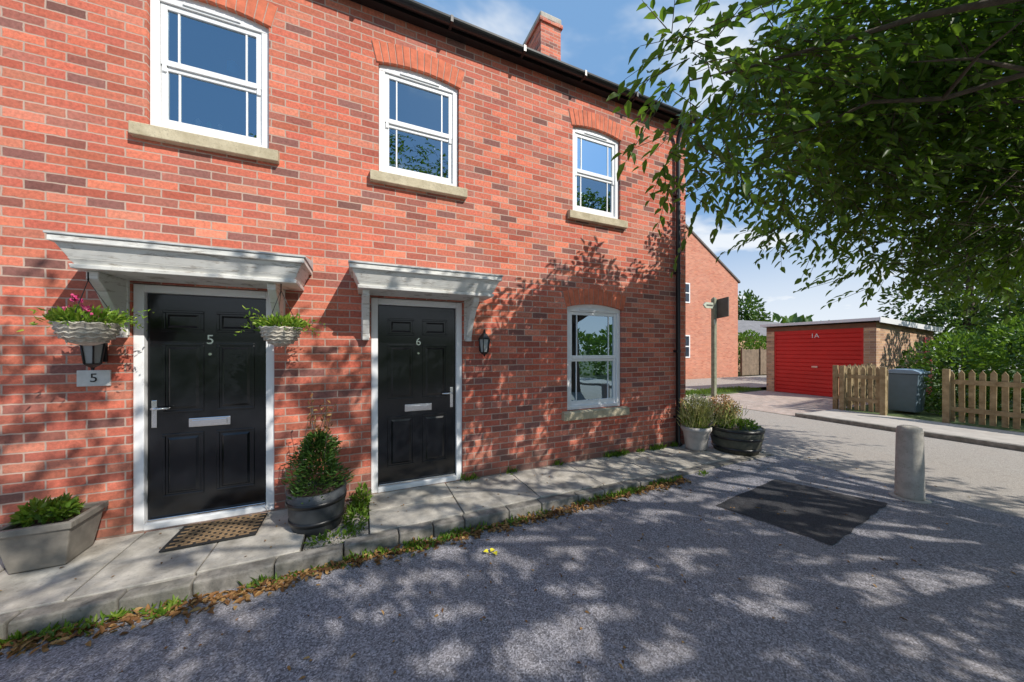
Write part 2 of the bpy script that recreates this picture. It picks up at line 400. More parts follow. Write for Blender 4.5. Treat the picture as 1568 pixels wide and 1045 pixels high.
def window(tag,x0,x1,z0,zs,rise,curtain=False):
    y0,y1=.035,.11; fw=.062
    x0+=.004;x1-=.004;z0+=.003
    N=12; zt=zs-.055
    poly=[(x0,zt),(x1,zt)]+[(x1-(x1-x0)*i/N,arcz(x1-(x1-x0)*i/N,x0,x1,zs,rise)+.004) for i in range(N+1)]
    prism(tag+'_head',poly,'y',y0,y1,M_white,house,.004)
    boxes(tag+'_frame',[(x0,x0+fw,y0+.001,y1,z0,zt),(x1-fw,x1,y0+.001,y1,z0,zt),(x0+fw,x1-fw,y0+.002,y1,z0,z0+fw*.8)],M_white,house,.004)
    zb=z0+fw*.8; zm=(zb+zt)/2; xa,xb=x0+fw,x1-fw; s=.045
    up=[(xa+.002,xa+s,.050,.085,zm,zt-.002),(xb-s,xb-.002,.050,.085,zm,zt-.002),(xa+s,xb-s,.051,.084,zt-s,zt-.002),(xa+s,xb-s,.047,.086,zm-.005,zm+s)]
    lo=[(xa+.002,xa+s,.062,.10,zb,zm-.006),(xb-s,xb-.002,.062,.10,zb,zm-.006),(xa+s,xb-s,.063,.099,zb,zb+s*1.5),(xa+s,xb-s,.063,.099,zm-.04,zm-.007)]
    boxes(tag+'_upper_sash',up,M_white,house,.003); boxes(tag+'_lower_sash',lo,M_white,house,.003)
    m=.115*(x1-x0)/.86; bw=.014
    bars=[]
    for xx in (xa+m,xb-m-bw):
        bars.append((xx,xx+bw,.058,.074,zm+s,zt-s)); bars.append((xx,xx+bw,.070,.086,zb+s*1.5,zm-.04))
    boxes(tag+'_glazing_bars',bars,M_white,house)
    boxes(tag+'_sash_horns',[(xa+.01,xa+.04,.048,.082,zm-.06,zm-.001),(xb-.04,xb-.01,.048,.082,zm-.06,zm-.001)],M_white,house,.004)
    mk(tag+'_glass',[(xa+s,.067,zm+s),(xb-s,.067,zm+s),(xb-s,.067,zt-s),(xa+s,.067,zt-s),(xa+s,.079,zb+s*1.5),(xb-s,.079,zb+s*1.5),(xb-s,.079,zm-.04),(xa+s,.079,zm-.04)],[(0,1,2,3),(4,5,6,7)],M_glass,house)
    boxes(tag+'_trickle_vent',[(x0+.22,x1-.22,y0-.012,y0,zs-.035,zs-.015)],M_white,house,.003)
    X0,X1,Z0,Z1,Y0,Y1=x0-.5,x1+.5,z0-.3,zs+.15,.145,1.9
    mk(tag+'_room',[(x,y,z) for x in (X0,X1) for y in (Y0,Y1) for z in (Z0,Z1)],[(0,1,3,2),(4,6,7,5),(0,4,5,1),(1,5,7,3),(2,3,7,6)],M_in,house)
    if curtain:
        V=[];F=[];n=60
        for sx,ex in ((xa-.02,xa+.17),(xb-.17,xb+.02)):
            k=len(V)
            for i in range(n+1):
                x=sx+(ex-sx)*i/n; y=.2+.018*math.sin(i*.8)
                V+=[(x,y,z0),(x,y,zs)]
            F+=[(k+2*i,k+2*i+2,k+2*i+3,k+2*i+1) for i in range(n)]
        mk(tag+'_curtains',V,F,M_curt,house,True)
    c0,c1=x0-.09,x1+.09
    prism(tag+'_sill',[(-.065,z0-.125),(.12,z0-.125),(.12,z0-.002),(0,z0-.005),(-.065,z0-.022)],'x',c0,c1,M_sill,house,.006)
    arch(tag+'_arch',x0-.004,x1+.004,zs,rise)
for i,(a,b) in enumerate(UW): window('upper_window_%d'%(i+1),a,b,3.45,4.63,.05,curtain=(i in(2,3)))
window('lower_window_1',2.56,3.52,.705,2.13,.06,curtain=True)
window('lower_window_2',-4.15,-3.2,.705,2.13,.06,curtain=True)
M_toyb=simple('blue_toy',(.05,.35,.75),.5,.1,6,0); M_toyg=simple('green_toy',(.1,.5,.35),.5,.1,6,0)
for (x,z,s_,mm) in ((-1.38,3.56,.05,M_white),(-1.30,3.555,.045,M_toyg),(-1.22,3.56,.04,M_white),(-1.02,3.56,.05,M_toyb),(-.97,3.55,.035,M_white),(.75,3.55,.045,M_white),(.84,3.55,.04,M_toyb)):
    lathe('windowsill_toy',[(s_*.5,-.05),(s_,-.02),(s_*.8,.03),(s_*.45,.045),(s_*.6,.075),(s_*.2,.11)],(x,.16,z+.02),mm,house,14)
lathe('windowsill_toy',[(.02,0),(.05,.02),(.05,.1),(.02,.13)],(-1.12,.14,4.16),M_toyb,house,8)

# ------------------------------------------------------------ doors
def door(tag,x0,x1,num,handle_left):
    y0=.02; fw=.068; z1=2.10
    x0+=.003;x1-=.003
    boxes(tag+'_frame',[(x0,x0+fw,y0,.13,0.0,z1),(x1-fw,x1,y0,.13,0.0,z1),(x0+fw,x1-fw,y0+.001,.13,z1-fw,z1-.001),(x0+fw,x1-fw,y0-.012,.13,0.0,.05)],M_white,house,.005)
    box(tag+'_weather_bar',x0+fw+.01,x1-fw-.01,.035,.06,.052,.075,M_chrome,house,.004)
    xa,xb=x0+fw+.004,x1-fw-.004; yf=.065
    box(tag+'_leaf',xa,xb,yf,.115,.055,z1-fw-.004,M_black,house,.003)
    pw=.285; gap=.09; c=(xa+xb)/2
    for px0,px1 in ((c-gap/2-pw,c-gap/2),(c+gap/2,c+gap/2+pw)):
        for pz0,pz1 in ((1.70,1.89),(.98,1.60),(.24,.80)):
            t=.022
            boxes(tag+'_panel_moulding',[(px0,px1,yf-.010,yf+.002,pz0,pz0+t),(px0,px1,yf-.010,yf+.002,pz1-t,pz1),(px0,px0+t,yf-.0095,yf+.002,pz0+t,pz1-t),(px1-t,px1,yf-.0095,yf+.002,pz0+t,pz1-t)],M_black,house,.004)
            mk(tag+'_panel_field',[(px0+.035,yf+.001,pz0+.035),(px1-.035,yf+.001,pz0+.035),(px1-.035,yf+.001,pz1-.035),(px0+.035,yf+.001,pz1-.035),
                 (px0+.055,yf-.010,pz0+.055),(px1-.055,yf-.010,pz0+.055),(px1-.055,yf-.010,pz1-.055),(px0+.055,yf-.010,pz1-.055)],
                 [(4,5,6,7),(0,1,5,4),(1,2,6,5),(2,3,7,6),(3,0,4,7)],M_black,house)
    boxes(tag+'_letterbox',[(c-.15,c+.15,yf-.010,yf,.845,.925)],M_chrome,house,.006)
    boxes(tag+'_letterbox_flap',[(c-.125,c+.125,yf-.017,yf-.010,.862,.908)],M_chrome,house,.004)
    hx=xa+.045 if handle_left else xb-.045; sgn=1 if handle_left else -1
    box(tag+'_handle_plate',hx-.018,hx+.018,yf-.008,yf,.86,1.10,M_chrome,house,.006)
    tubes(tag+'_handle_lever',[([(hx,yf-.005,1.03),(hx,yf-.05,1.03),(hx+sgn*.02,yf-.055,1.03),(hx+sgn*.12,yf-.05,1.03)],.010)],M_chrome,house,10)
    lathe(tag+'_spyhole',[(.012,0),(.012,.01)],(0,0,0),M_chrome,house,12).matrix_world=Matrix.Translation((c,yf-.01,1.50))@Matrix.Rotation(math.radians(-90),4,'X')
    textobj(tag+'_number',num,.12,(c,yf-.004,1.63),M_chrome,house)
door('door_5',doors[0][0],doors[0][1],'5',True)
door('door_6',doors[1][0],doors[1][1],'6',False)

def canopy(tag,xc,w,b0,b1):
    h=w/2
    frustum(tag+'_soffit',(xc-h+.07,xc+h-.07,-.44,-.002),2.12,(xc-h+.065,xc+h-.065,-.445,-.002),2.15,M_wood,house,.004)
    frustum(tag+'_lower_mould',(xc-h+.085,xc+h-.085,-.425,-.003),2.1505,(xc-h+.06,xc+h-.06,-.45,-.003),2.19,M_wood,house,.004)
    frustum(tag+'_cove',(xc-h+.065,xc+h-.065,-.447,-.002),2.1905,(xc-h+.02,xc+h-.02,-.49,-.002),2.285,M_wood,house,.004)
    box(tag+'_top_board',xc-h,xc+h,-.515,-.002,2.2855,2.33,M_wood,house,.006)
    prism(tag+'_lead_roof',[(-.525,2.3305),(-.525,2.345),(-.002,2.42),(-.002,2.3305)],'x',xc-h-.01,xc+h+.01,M_lead,house,.004)
    for bx in (b0,b1):
        prism(tag+'_bracket',[(-.003,2.1195),(-.36,2.1195),(-.36,2.065),(-.27,1.99),(-.17,1.86),(-.085,1.70),(-.075,1.64),(-.003,1.64)],'x',bx-.032,bx+.032,M_wood,house,.006)
        box(tag+'_bracket_rib',bx-.04,bx+.04,-.03,-.002,1.66,2.118,M_wood,house,.004)
canopy('canopy_5',-1.20,1.50,-1.81,-.715)
canopy('canopy_6',.645,1.49,.04,1.15)

M_pglass=simple('lantern_glass',(.35,.37,.36),.15,.1,8,0)
def lantern(name,x,z):
    e=top(name,(x,-.01,z))
    box('backplate',x-.03,x+.03,-.022,-.001,z+.02,z+.20,M_blackm,e,.006)
    tubes('arm',[([(x,-.02,z+.17),(x,-.06,z+.235),(x,-.11,z+.22)],.009),([(x,-.02,z+.05),(x,-.07,z+.02),(x,-.11,z+.01)],.008)],M_blackm,e,8)
    c=(x,-.12,z)
    lathe('roof',[(.075,.165),(.07,.18),(.03,.23),(.018,.235),(.012,.27),(.004,.285)],c,M_blackm,e,6,False)
    lathe('base',[(.008,-.04),(.014,-.02),(.045,0),(.055,.012),(.045,.015)],c,M_blackm,e,6,False)
    tubes('cage',[([(c[0]+.048*math.cos(a),c[1]+.048*math.sin(a),z+.012),(c[0]+.068*math.cos(a),c[1]+.068*math.sin(a),z+.168)],.006) for a in [i*math.pi/3 for i in range(6)]],M_blackm,e,5)
    lathe('glass_body',[(.042,.015),(.060,.163)],c,M_pglass,e,6,False)
lantern('wall_lantern',1.325,1.50)
lantern('wall_lantern',-1.93,1.42)
pl=top('house_number_sign',(-1.975,-.01,1.31))
box('plaque',-2.075,-1.88,-.016,-.001,1.245,1.375,M_plaque,pl,.004)
textobj('plaque_number','5',.10,(-1.977,-.018,1.31),M_blackm,pl,ext=.001)

def basket(name,x,y,z,r,matf,flow,hook):
    e=top(name,(x,y,z))
    prof=[(.02,-.15)]+[(r*math.sin(a),-.15*math.cos(a)) for a in np.linspace(.25,1.5,8)]+[(r+.012,0),(r+.012,.015),(r-.01,.015),(r-.03,-.02)]
    lathe('bowl',prof,(x,y,z),M_wick,e,28)
    tubes('wicker_bands',[([(x+(rr)*math.cos(t),y+rr*math.sin(t),z+zz+.006*math.sin(t*14+ph)) for t in np.linspace(0,2*math.pi,57)],.007) for rr,zz,ph in ((r+.01,.008,0),(r*.985,-.03,1),(r*.93,-.06,3),(r*.82,-.09,5),(r*.62,-.118,0))],M_wick,e,5)
    tubes('chains',[([(x+r*math.cos(a),y+r*math.sin(a),z+.01),(x,y,z+hook)],.003) for a in (.5,2.6,4.7)]+[([(x,y,z+hook),(x,y,z+hook+.06)],.005)],M_blackm,e,5)
    n=420
    p=ellpts((x,y,z+.03),(r*1.15,r*1.0,.07),n,.2); d=(p-np.array((x,y,z-.02)))
    d=nrm(d)+rdir(n)*.5+np.array([0,0,.5])
    leafmesh('foliage',p,d,rdir(n),.05*(.6+.9*rng.random(n)),.018,matf,e)
    P=[];D=[]
    for k in range(34):
        a=rng.random()*6.28; L=.06+.17*rng.random(); s=np.array([x+r*.8*math.cos(a),y+r*.8*math.sin(a),z+.03]); dd=np.array([math.cos(a),math.sin(a)*.7,.4+1.1*rng.random()])
        for t in np.linspace(0,1,8):
            P.append(s+dd*L*t-np.array([0,0,.18*t*t])*L/.12*.6); D.append(dd+rng.normal(size=3)*.8-np.array([0,0,t*.6]))
    leafmesh('trailing_stems',np.array(P),np.array(D),rdir(len(P)),.032*(.5+rng.random(len(P))),.012,matf,e)
    if flow:
        m=110; cs=np.array([(x-.05,y-.02,z+.19),(x-.11,y+.02,z+.11),(x+.02,y-.05,z+.11)])[rng.integers(0,3,m)]
        leafmesh('flowers',cs+rng.normal(size=(m,3))*.013,rdir(m),rdir(m),.022,.02,flow,e)
        tubes('flower_stems',[([(x-.02,y,z+.03),(x-.05,y-.02,z+.19)],.003),([(x-.03,y,z+.03),(x-.11,y+.02,z+.11)],.003)],M_post,e,5)
basket('hanging_basket',-1.83,-.36,1.72,.155,L_lime,L_pink,.33)
basket('hanging_basket',-.645,-.36,1.72,.145,L_lime,None,.34)

# ------------------------------------------------------------ pots & plants
def barrel(name,x,y,z0,r,h,mat,hoops,parent):
    lathe(name,[(r*.80,0),(r*.9,h*.35),(r*.97,h*.7),(r,h),(r-.025,h),(r-.03,h-.05),(0.01,h-.055)],(x,y,z0),mat,parent,36)
    for hz in hoops:
        rr=r*(.80+.2*(hz**.6))
        lathe(name+'_hoop',[(rr-.005,h*hz-.018),(rr+.006,h*hz-.018),(rr+.009,h*hz+.018),(rr-.005,h*hz+.018)],(x,y,z0),M_blackm,parent,36)
pc=top('potted_conifer',(-.36,-.43,-.03))
barrel('tub',-.36,-.43,-.04,.235,.36,M_tub,(.3,.75),pc)
box('soil_fill',-.36-.14,-.36+.14,-.57,-.29,.24,.285,M_soil,pc,.02)
n=2600; t=rng.random(n)**.8; a=rng.random(n)*6.283; rr=(.20*(1-t)**.5+.03)*(.35+.65*rng.random(n))*(1+.3*np.sin(a*3+t*9)+.15*np.sin(a*5-t*14))
P=np.stack([-.36+rr*np.cos(a),-.43+rr*np.sin(a),.28+t*.50],1)
D=np.stack([np.cos(a)*.8,np.sin(a)*.8,.5+0*a],1)+rng.normal(size=(n,3))*.4
leafmesh('conifer_foliage',P,D,rdir(n),.05*(.6+.8*rng.random(n)),.012,L_con,pc)
st=[];LP=[];LD=[]
for k in range(7):
    b_=np.array([-.36+rng.normal()*.06,-.43+rng.normal()*.05,.62]); tp=b_+np.array([rng.normal()*.09+.04,rng.normal()*.06,.30+.2*rng.random()])
    st.append(([tuple(b_),tuple((b_+tp)/2+rng.normal(size=3)*.02),tuple(tp)],[.004,.003,.002]))
    for t_ in np.linspace(.2,1,11): LP.append(b_+(tp-b_)*t_); LD.append(rng.normal(size=3)+np.array([0,0,.5]))
tubes('stems',st,M_bark,pc,5); leafmesh('shoot_leaves',np.array(LP),np.array(LD),rdir(len(LP)),.045,.018,L_dead,pc)

sq=top('square_planter_with_plant',(-2.09,-.22,0))
def sqpot(x,y,w,h,e):
    a,b=w*.38,w*.5
    frustum('planter_body',(x-a,x+a,y-a,y+a),.002,(x-b,x+b,y-b,y+b),h-.04,M_sqpot,e,.008)
    boxes('planter_rim',[(x-b-.015,x+b+.015,y-b-.015,y-b+.02,h-.045,h),(x-b-.015,x+b+.015,y+b-.02,y+b+.015,h-.045,h),(x-b-.015,x-b+.02,y-b+.02,y+b-.02,h-.045,h),(x+b-.02,x+b+.015,y-b+.02,y+b-.02,h-.045,h)],M_sqpot,e,.004)
    box('planter_soil',x-b+.015,x+b-.015,y-b+.015,y+b-.015,h-.06,h-.03,M_soil,e)
sqpot(-2.07,-.24,.36,.32,sq)
bush('plant_leaves',[((-2.1,-.24,.34),(.13,.12,.06)),((-2.0,-.28,.37),(.06,.06,.06)),((-2.18,-.22,.36),(.05,.05,.05))],300,.06,.028,L_weed,sq,.8,.1)

sp=top('stone_pot_with_flowers',(4.72,-.28,0))
lathe('pot',[(.13,0),(.15,.03),(.18,.25),(.205,.30),(.215,.31),(.215,.36),(.19,.36),(.18,.31),(.01,.31)],(4.74,-.28,0),M_pot,sp,28)
n=1100; a=rng.random(n)*6.28; t=rng.random(n); P=np.stack([4.74+.24*np.cos(a)*t,-.28+.2*np.sin(a)*t,.33+.36*rng.random(n)],1)
leafmesh('stalks',P,np.stack([np.cos(a)*.4,np.sin(a)*.4,1+0*a],1)+rng.normal(size=(n,3))*.25,rdir(n),.13*(.6+.8*rng.random(n)),.010,L_straw,sp)
bush('green_stalks',[((4.74,-.28,.42),(.18,.16,.12))],260,.08,.016,L_lime,sp,.8,.1)
bush('dry_heads',[((4.72,-.3,.74),(.24,.16,.1)),((4.88,-.28,.62),(.15,.15,.16))],500,.035,.020,L_white,sp,.3,.1)
bb=top('half_barrel_planter',(5.22,-.55,0))
barrel('half_barrel',5.24,-.57,0,.36,.37,M_barrel,(.2,.62,.93),bb)
mk('barrel_stave_gaps',[(5.24+r_*math.cos(a_),-.57+r_*math.sin(a_),z_) for a0 in np.linspace(0,2*math.pi,24,endpoint=False) for (a_,r_,z_) in ((a0-.008,.36*.81+.004,.01),(a0+.008,.36*.81+.004,.01),(a0+.008,.363,.365),(a0-.008,.363,.365))],[tuple(range(4*i,4*i+4)) for i in range(24)],M_matd,bb)
bush('barrel_plants',[((5.28,-.57,.38),(.27,.27,.06)),((5.08,-.5,.45),(.14,.14,.14)),((5.45,-.6,.39),(.13,.12,.05))],700,.05,.022,L_weed,bb,.7,.2)
bush('barrel_dry_flowers',[((5.02,-.5,.72),(.2,.14,.13)),((5.22,-.52,.62),(.16,.1,.12)),((5.1,-.5,.57),(.2,.12,.1))],700,.036,.020,L_orange,bb,.3,.1)
n=420; P=np.stack([5.1+.12*rng.normal(size=n)*.9,-.5+.08*rng.normal(size=n),.35+.28*rng.random(n)],1)
leafmesh('barrel_stalks',P,rng.normal(size=(n,3))*.3+np.array([0,0,1]),rdir(n),.15,.008,L_straw,bb)

dm=top('doormat',(-1.1,-.27,.01))
box('mat_base',-1.40,-.80,-.47,-.07,.006,.018,M_matd,dm,.003)
boxes('mat_ribs',[(-1.37+i*.09+(.045 if j%2 else 0),-1.37+i*.09+.07+(.045 if j%2 else 0),y,y+.018,.018,.025) for j,y in enumerate(np.arange(-.455,-.09,.030)) for i in range(6)],M_mat,dm,.003)

# ------------------------------------------------------------ ground
def roadz(x):
    t=min(1,max(0,(x-.5)/4.5)); t=t*t*(3-2*t); return -.105+.085*t
def sheet(name,xs,y0,y1,mat,dz=0,ny=2):
    ys=np.linspace(y0,y1,ny); V=[(x,y,roadz(x)+dz) for x in xs for y in ys]
    F=[(i*ny+j,(i+1)*ny+j,(i+1)*ny+j+1,i*ny+j+1) for i in range(len(xs)-1) for j in range(ny-1)]
    return mk(name,V,F,mat,None,True)
mk('ground',[(-400,-400,-.16),(400,-400,-.16),(400,400,-.16),(-400,400,-.16)],[(0,1,2,3)],M_grass)
xs=list(np.linspace(-14,0,8))+list(np.linspace(.5,5,12))+[5.6]
sheet('asphalt_forecourt',xs,-11,0.3,M_asph)
mk('road',[(5.6,-40,-.02),(9.25,-40,-.02),(9.25,4.7,-.02),(60,4.7,-.02),(60,8.6,-.02),(-20,8.6,-.02),(-20,8.1,-.02),(5.6,8.1,-.02)],[(0,1,2,3,4,5,6,7)],M_road)
def patch():
    P=[(3.30,-1.60),(4.55,-1.47),(4.86,-2.33),(3.47,-2.46)]
    V=[];F=[];n=12
    for i in range(n+1):
        for j in range(n+1):
            s_,t_=i/n,j/n
            x=(P[0][0]*(1-s_)+P[1][0]*s_)*(1-t_)+(P[3][0]*(1-s_)+P[2][0]*s_)*t_
            y=(P[0][1]*(1-s_)+P[1][1]*s_)*(1-t_)+(P[3][1]*(1-s_)+P[2][1]*s_)*t_
            if i in(0,n) or j in (0,n): x+=random.uniform(-.012,.012); y+=random.uniform(-.012,.012)
            V.append((x,y,roadz(x)+.005))
    F=[(i*(n+1)+j,(i+1)*(n+1)+j,(i+1)*(n+1)+j+1,i*(n+1)+j+1) for i in range(n) for j in range(n)]
    mk('asphalt_patch',V,F,M_patch,None)
patch()
pv=top('pavement',(0,0,0))
def slabs(name,x0,x1,y0,y1,nx,ny):
    L=[];dx=(x1-x0)/nx;dy=(y1-y0)/ny
    for j in range(ny):
        for i in range(nx):
            g=.005; dz=random.uniform(-.004,.004)
            L.append((x0+i*dx+g,x0+(i+1)*dx-g,y0+j*dy+g,y0+(j+1)*dy-g,-.05,dz))
    boxes(name,L,M_slab,pv,.006)
slabs('slabs_door_5',-5.4,-.43,-.86,-.004,8,1)
slabs('slabs_door_6',.06,5.0,-.80,-.004,6,2)
slabs('slabs_end',5.0,5.62,-.80,-.004,1,1)
box('slab_bed_base',-5.4,5.6,-.87,-.01,-.155,-.052,M_soil,pv)
box('bed_gravel',-.42,.055,-.80,-.01,-.0519,-.03,M_gravel,pv)
kl=[];x=-5.4
while x<5.55:
    w=random.uniform(.22,.46); yy=(-.98 if x<-.52 else -.915)+random.uniform(-.006,.006)
    kl.append((x+.004,min(x+w,5.6)-.004,yy,yy+.112,-.17,random.uniform(-.010,.003))); x+=w
boxes('kerb',kl,M_kerb,None,.012)
bush('bed_plants',[((-.05,-.45,.0),(.09,.28,.07)),((-.2,-.74,-.02),(.2,.05,.04)),((.0,-.2,.06),(.07,.15,.12))],560,.05,.02,L_weed,None,.8,.1)

mk('far_pavement',[(9.36,-40,.06),(10.8,-40,.06),(10.8,.5,.06),(9.36,.5,.06)],[(0,1,2,3)],M_pave)
box('kerb',9.25,9.36,-40,.6,-.1,.064,M_kerb,None,.01)
mk('driveway',[(9.25,.6,-.012),(13.7,.6,.03),(13.7,3.7,.03),(9.25,3.7,-.012)],[(0,1,2,3)],M_pavblk)
box('grass_verge',9.3,13.7,3.7,4.65,-.1,.04,M_grass,None,.02)
box('garden_ground',10.8,40,-40,.5,-.15,.05,M_grass,None)
n=1800; P=np.stack([9.3+4.4*rng.random(n),3.72+.9*rng.random(n),.04+0*rng.random(n)],1)
leafmesh('verge_grass',P,rng.normal(size=(n,3))*.35+np.array([0,0,1]),rdir(n),.10,.012,L_weed)

# ------------------------------------------------------------ weeds / dead leaves
def kline(n,x0,x1):
    x=x0+(x1-x0)*rng.random(n); y=np.where(x<-.5,-1.0,-.935)-np.abs(rng.normal(size=n))*.045
    z=np.array([roadz(v) for v in x]); return np.stack([x,y,z+.004],1)
cl=kline(75,-2.9,4.0); P=[];D=[]
for c in cl:
    k=int(rng.integers(8,40)); s_=.02+.05*rng.random()
    P.append(c+rng.normal(size=(k,3))*np.array([s_,s_*.5,.006])); D.append(rng.normal(size=(k,3))*.7+np.array([0,0,.8]))
P=np.vstack(P);P[:,2]=np.maximum(P[:,2],-.105); D=np.vstack(D)
leafmesh('weeds',P,D,rdir(len(P)),.045*(.5+rng.random(len(P))),.016,L_weed)
P=kline(2400,-3.0,3.6); P[:,1]-=np.abs(rng.normal(size=len(P)))*.045; P[:,2]+=.012*rng.random(len(P))
k=len(P); leafmesh('fallen_leaves',P,rng.normal(size=(k,3))*np.array([1,1,.25]),rng.normal(size=(k,3))*.35+np.array([0,0,1]),.045*(.5+rng.random(k)),.024,L_dead)
k=320; x=rng.uniform(-3,6,k); y=-1.0-np.abs(rng.normal(size=k))*1.2; P=np.stack([x,y,np.array([roadz(v) for v in x])+.006],1)
leafmesh('scattered_litter',P,rng.normal(size=(k,3))*np.array([1,1,.15]),rng.normal(size=(k,3))*.25+np.array([0,0,1]),.028*(.4+rng.random(k)),.014,L_dead)
k=90; x=rng.uniform(-2.3,4.6,k); y=rng.uniform(-.82,-.05,k); P=np.stack([x,y,np.full(k,.008)],1)
leafmesh('path_litter',P,rng.normal(size=(k,3))*np.array([1,1,.1]),rng.normal(size=(k,3))*.2+np.array([0,0,1]),.026*(.4+rng.random(k)),.013,L_dead)
P=np.array([(.95,-1.33,-.09),(.97,-1.35,-.088),(.93,-1.34,-.086)]); leafmesh('yellow_leaf',P,np.array([(1,.2,.1),(.2,-1,.1),(-.8,.5,.15)]),np.array([(0,0,1.)]*3),.045,.045,L_yel)
P=[];D=[]
for c in [(x,-.03,0) for x in list(rng.uniform(3.2,4.55,14))+[1.12,1.2,1.7,2.4,-.45,-.35]]:
    k=22; P.append(np.array(c)+rng.normal(size=(k,3))*np.array([.04,.02,0])); D.append(rng.normal(size=(k,3))*.5+np.array([0,-.3,1]))
P=np.vstack(P);D=np.vstack(D);P[:,1]=np.minimum(P[:,1],-.01); leafmesh('wall_base_weeds',P,D,rdir(len(P)),.07*(.5+rng.random(len(P))),.016,L_weed)

# ------------------------------------------------------------ street furniture
bo=top('concrete_bollard',(5.29,-2.35,-.02))
lathe('post',[(.108,0),(.107,.04),(.098,.62),(.096,.71),(.088,.74),(.06,.755),(.02,.76)],(5.29,-2.35,-.02),M_conc,bo,32)
lathe('base_ring',[(.15,0),(.145,.008),(.12,.012),(.10,.012)],(5.29,-2.35,-.022),M_conc,bo,24)
fp=top('footpath_fingerpost',(10.5,3.45,0))
box('post',10.44,10.56,3.39,3.51,-.02,3.2,M_post,fp,.01)
frustum('post_cap',(10.44,10.56,3.39,3.51),3.2,(10.49,10.51,3.44,3.46),3.26,M_post,fp)
prism('finger',[(10.44,2.88),(10.08,2.88),(9.98,2.975),(10.08,3.07),(10.44,3.07)],'y',3.42,3.47,M_sign,fp,.004)
frustum('finger_lettering',(10.10,10.40,3.412,3.418),2.955,(10.10,10.40,3.412,3.418),3.00,M_signd,fp)
prism('finger_board',[(3.50,2.55),(3.02,2.60),(3.02,3.22),(3.50,3.17)],'x',10.561,10.60,M_signd,fp,.004)
box('disc_label',10.40,10.47,3.37,3.388,2.35,2.52,M_sign,fp,.004)

def picket(name,pts):
    e=top(name,(pts[0][0],pts[0][1],0))
    V=[];F=[]
    for (xa,ya),(xb,yb) in zip(pts[:-1],pts[1:]):
        L=math.hypot(xb-xa,yb-ya); dx,dy=(xb-xa)/L,(yb-ya)/L; nx,ny=-dy,dx
        def bx(o0,o1,zs):
            k=len(V); m_=len(zs)
            for o in (o0,o1):
                for s_,z in zs: V.append((xa+dx*s_+nx*o,ya+dy*s_+ny*o,z))
            F.append(tuple(range(k,k+m_))); F.append(tuple(range(k+m_,k+2*m_)))
            for i in range(m_): F.append((k+i,k+(i+1)%m_,k+(i+1)%m_+m_,k+i+m_))
        s_=0
        while s_<L-.05:
            h=1.12+random.uniform(-.03,.03); q=random.uniform(-.01,.01)
            bx(-.012,.012,[(s_+q,.09),(s_+.075+q,.09),(s_+.075,h-.05),(s_+.0375,h+.02),(s_,h-.05)]); s_+=.125
        for z in (.3,.85): bx(.013,.05,[(0,z),(L,z),(L,z+.09),(0,z+.09)])
        for s_ in (0,L-.09): bx(.051,.14,[(s_,0),(s_+.09,0),(s_+.09,1.15),(s_,1.15)])
    mk('pickets',V,F,M_fence,e)
picket('picket_fence',[(10.9,-.40),(10.9,.4)]); picket('picket_fence',[(10.95,.46),(13.5,.70)])
picket('picket_fence',[(10.95,-5.2),(10.95,-1.2)])
wb=top('wheelie_bin',(11.75,-.42,0))
def bin_(x,y,e):
    frustum('body',(x-.22,x+.22,y-.22,y+.22),.10,(x-.29,x+.29,y-.28,y+.28),.98,M_bin,e,.02)
    prism('lid',[(y-.31,.985),(y+.33,.985),(y+.33,1.02),(y+.1,1.09),(y-.2,1.08),(y-.31,1.03)],'x',x-.31,x+.31,M_bin2,e,.012)
    tubes('handle',[([(x-.25,y+.36,.97),(x+.25,y+.36,.97)],.018)],M_bin2,e,8)
    for sx in (-.24,.24):
        o=lathe('wheel',[(.09,-.025),(.10,-.02),(.10,.02),(.09,.025)],(0,0,0),M_blackm,e,20); o.matrix_world=Matrix.Translation((x+sx,y+.22,.10))@Matrix.Rotation(math.pi/2,4,'Y')
bin_(11.75,-.42,wb)

# ------------------------------------------------------------ garage
ga=top('garage',(13.65,.82,0))
GX0,GX1,GY0,GY1=13.65,17.8,.72,3.62
def quadm(name,vs,mat,p): return mk(name,vs,[tuple(range(len(vs)))],mat,p)
mk('walls',[(GX0,GY0,-.1),(GX1,GY0,-.1),(GX1,GY0,2.16),(GX0,GY0,2.36),(GX0,GY1,-.1),(GX1,GY1,-.1),(GX1,GY1,2.16),(GX0,GY1,2.36)],[(0,1,2,3),(4,5,6,7),(1,5,6,2)],M_brickb,ga)
boxes('front_piers',[(GX0,GX0+.1,GY0+.002,GY0+.27,-.1,2.2),(GX0,GX0+.1,GY1-.25,GY1-.002,-.1,2.2)],M_brickb,ga)
box('front_lintel',GX0-.004,GX0+.1,GY0+.002,GY1-.002,2.2,2.34,simple('brown_timber',(.20,.10,.06),.7,.2,6,.1),ga)
V=[];F=[]
z=.03
ya,yb=GY0+.28,GY1-.26
prof=[]
while z<2.17:
    prof+=[(GX0+.055,z),(GX0+.030,z+.014),(GX0+.030,z+.115),(GX0+.055,z+.125)]; z+=.135
for p in prof: V+=[(p[0],ya,p[1]),(p[0],yb,p[1])]
F=[(2*i,2*i+2,2*i+3,2*i+1) for i in range(len(prof)-1)]
mk('red_garage_door',V,F,M_red,ga)
boxes('door_trim',[(GX0+.02,GX0+.06,ya-.008,ya+.04,0,2.2),(GX0+.02,GX0+.06,yb-.04,yb+.008,0,2.2),(GX0+.02,GX0+.06,ya+.04,yb-.04,2.13,2.2)],M_red,ga)
textobj('garage_number','1A',.20,(GX0+.025,(ya+yb)/2,2.0),M_white,ga,rot=(math.pi/2,0,-math.pi/2))
box('door_handle',GX0+.0,GX0+.035,(ya+yb)/2-.08,(ya+yb)/2+.08,.95,1.0,M_chrome,ga,.004)
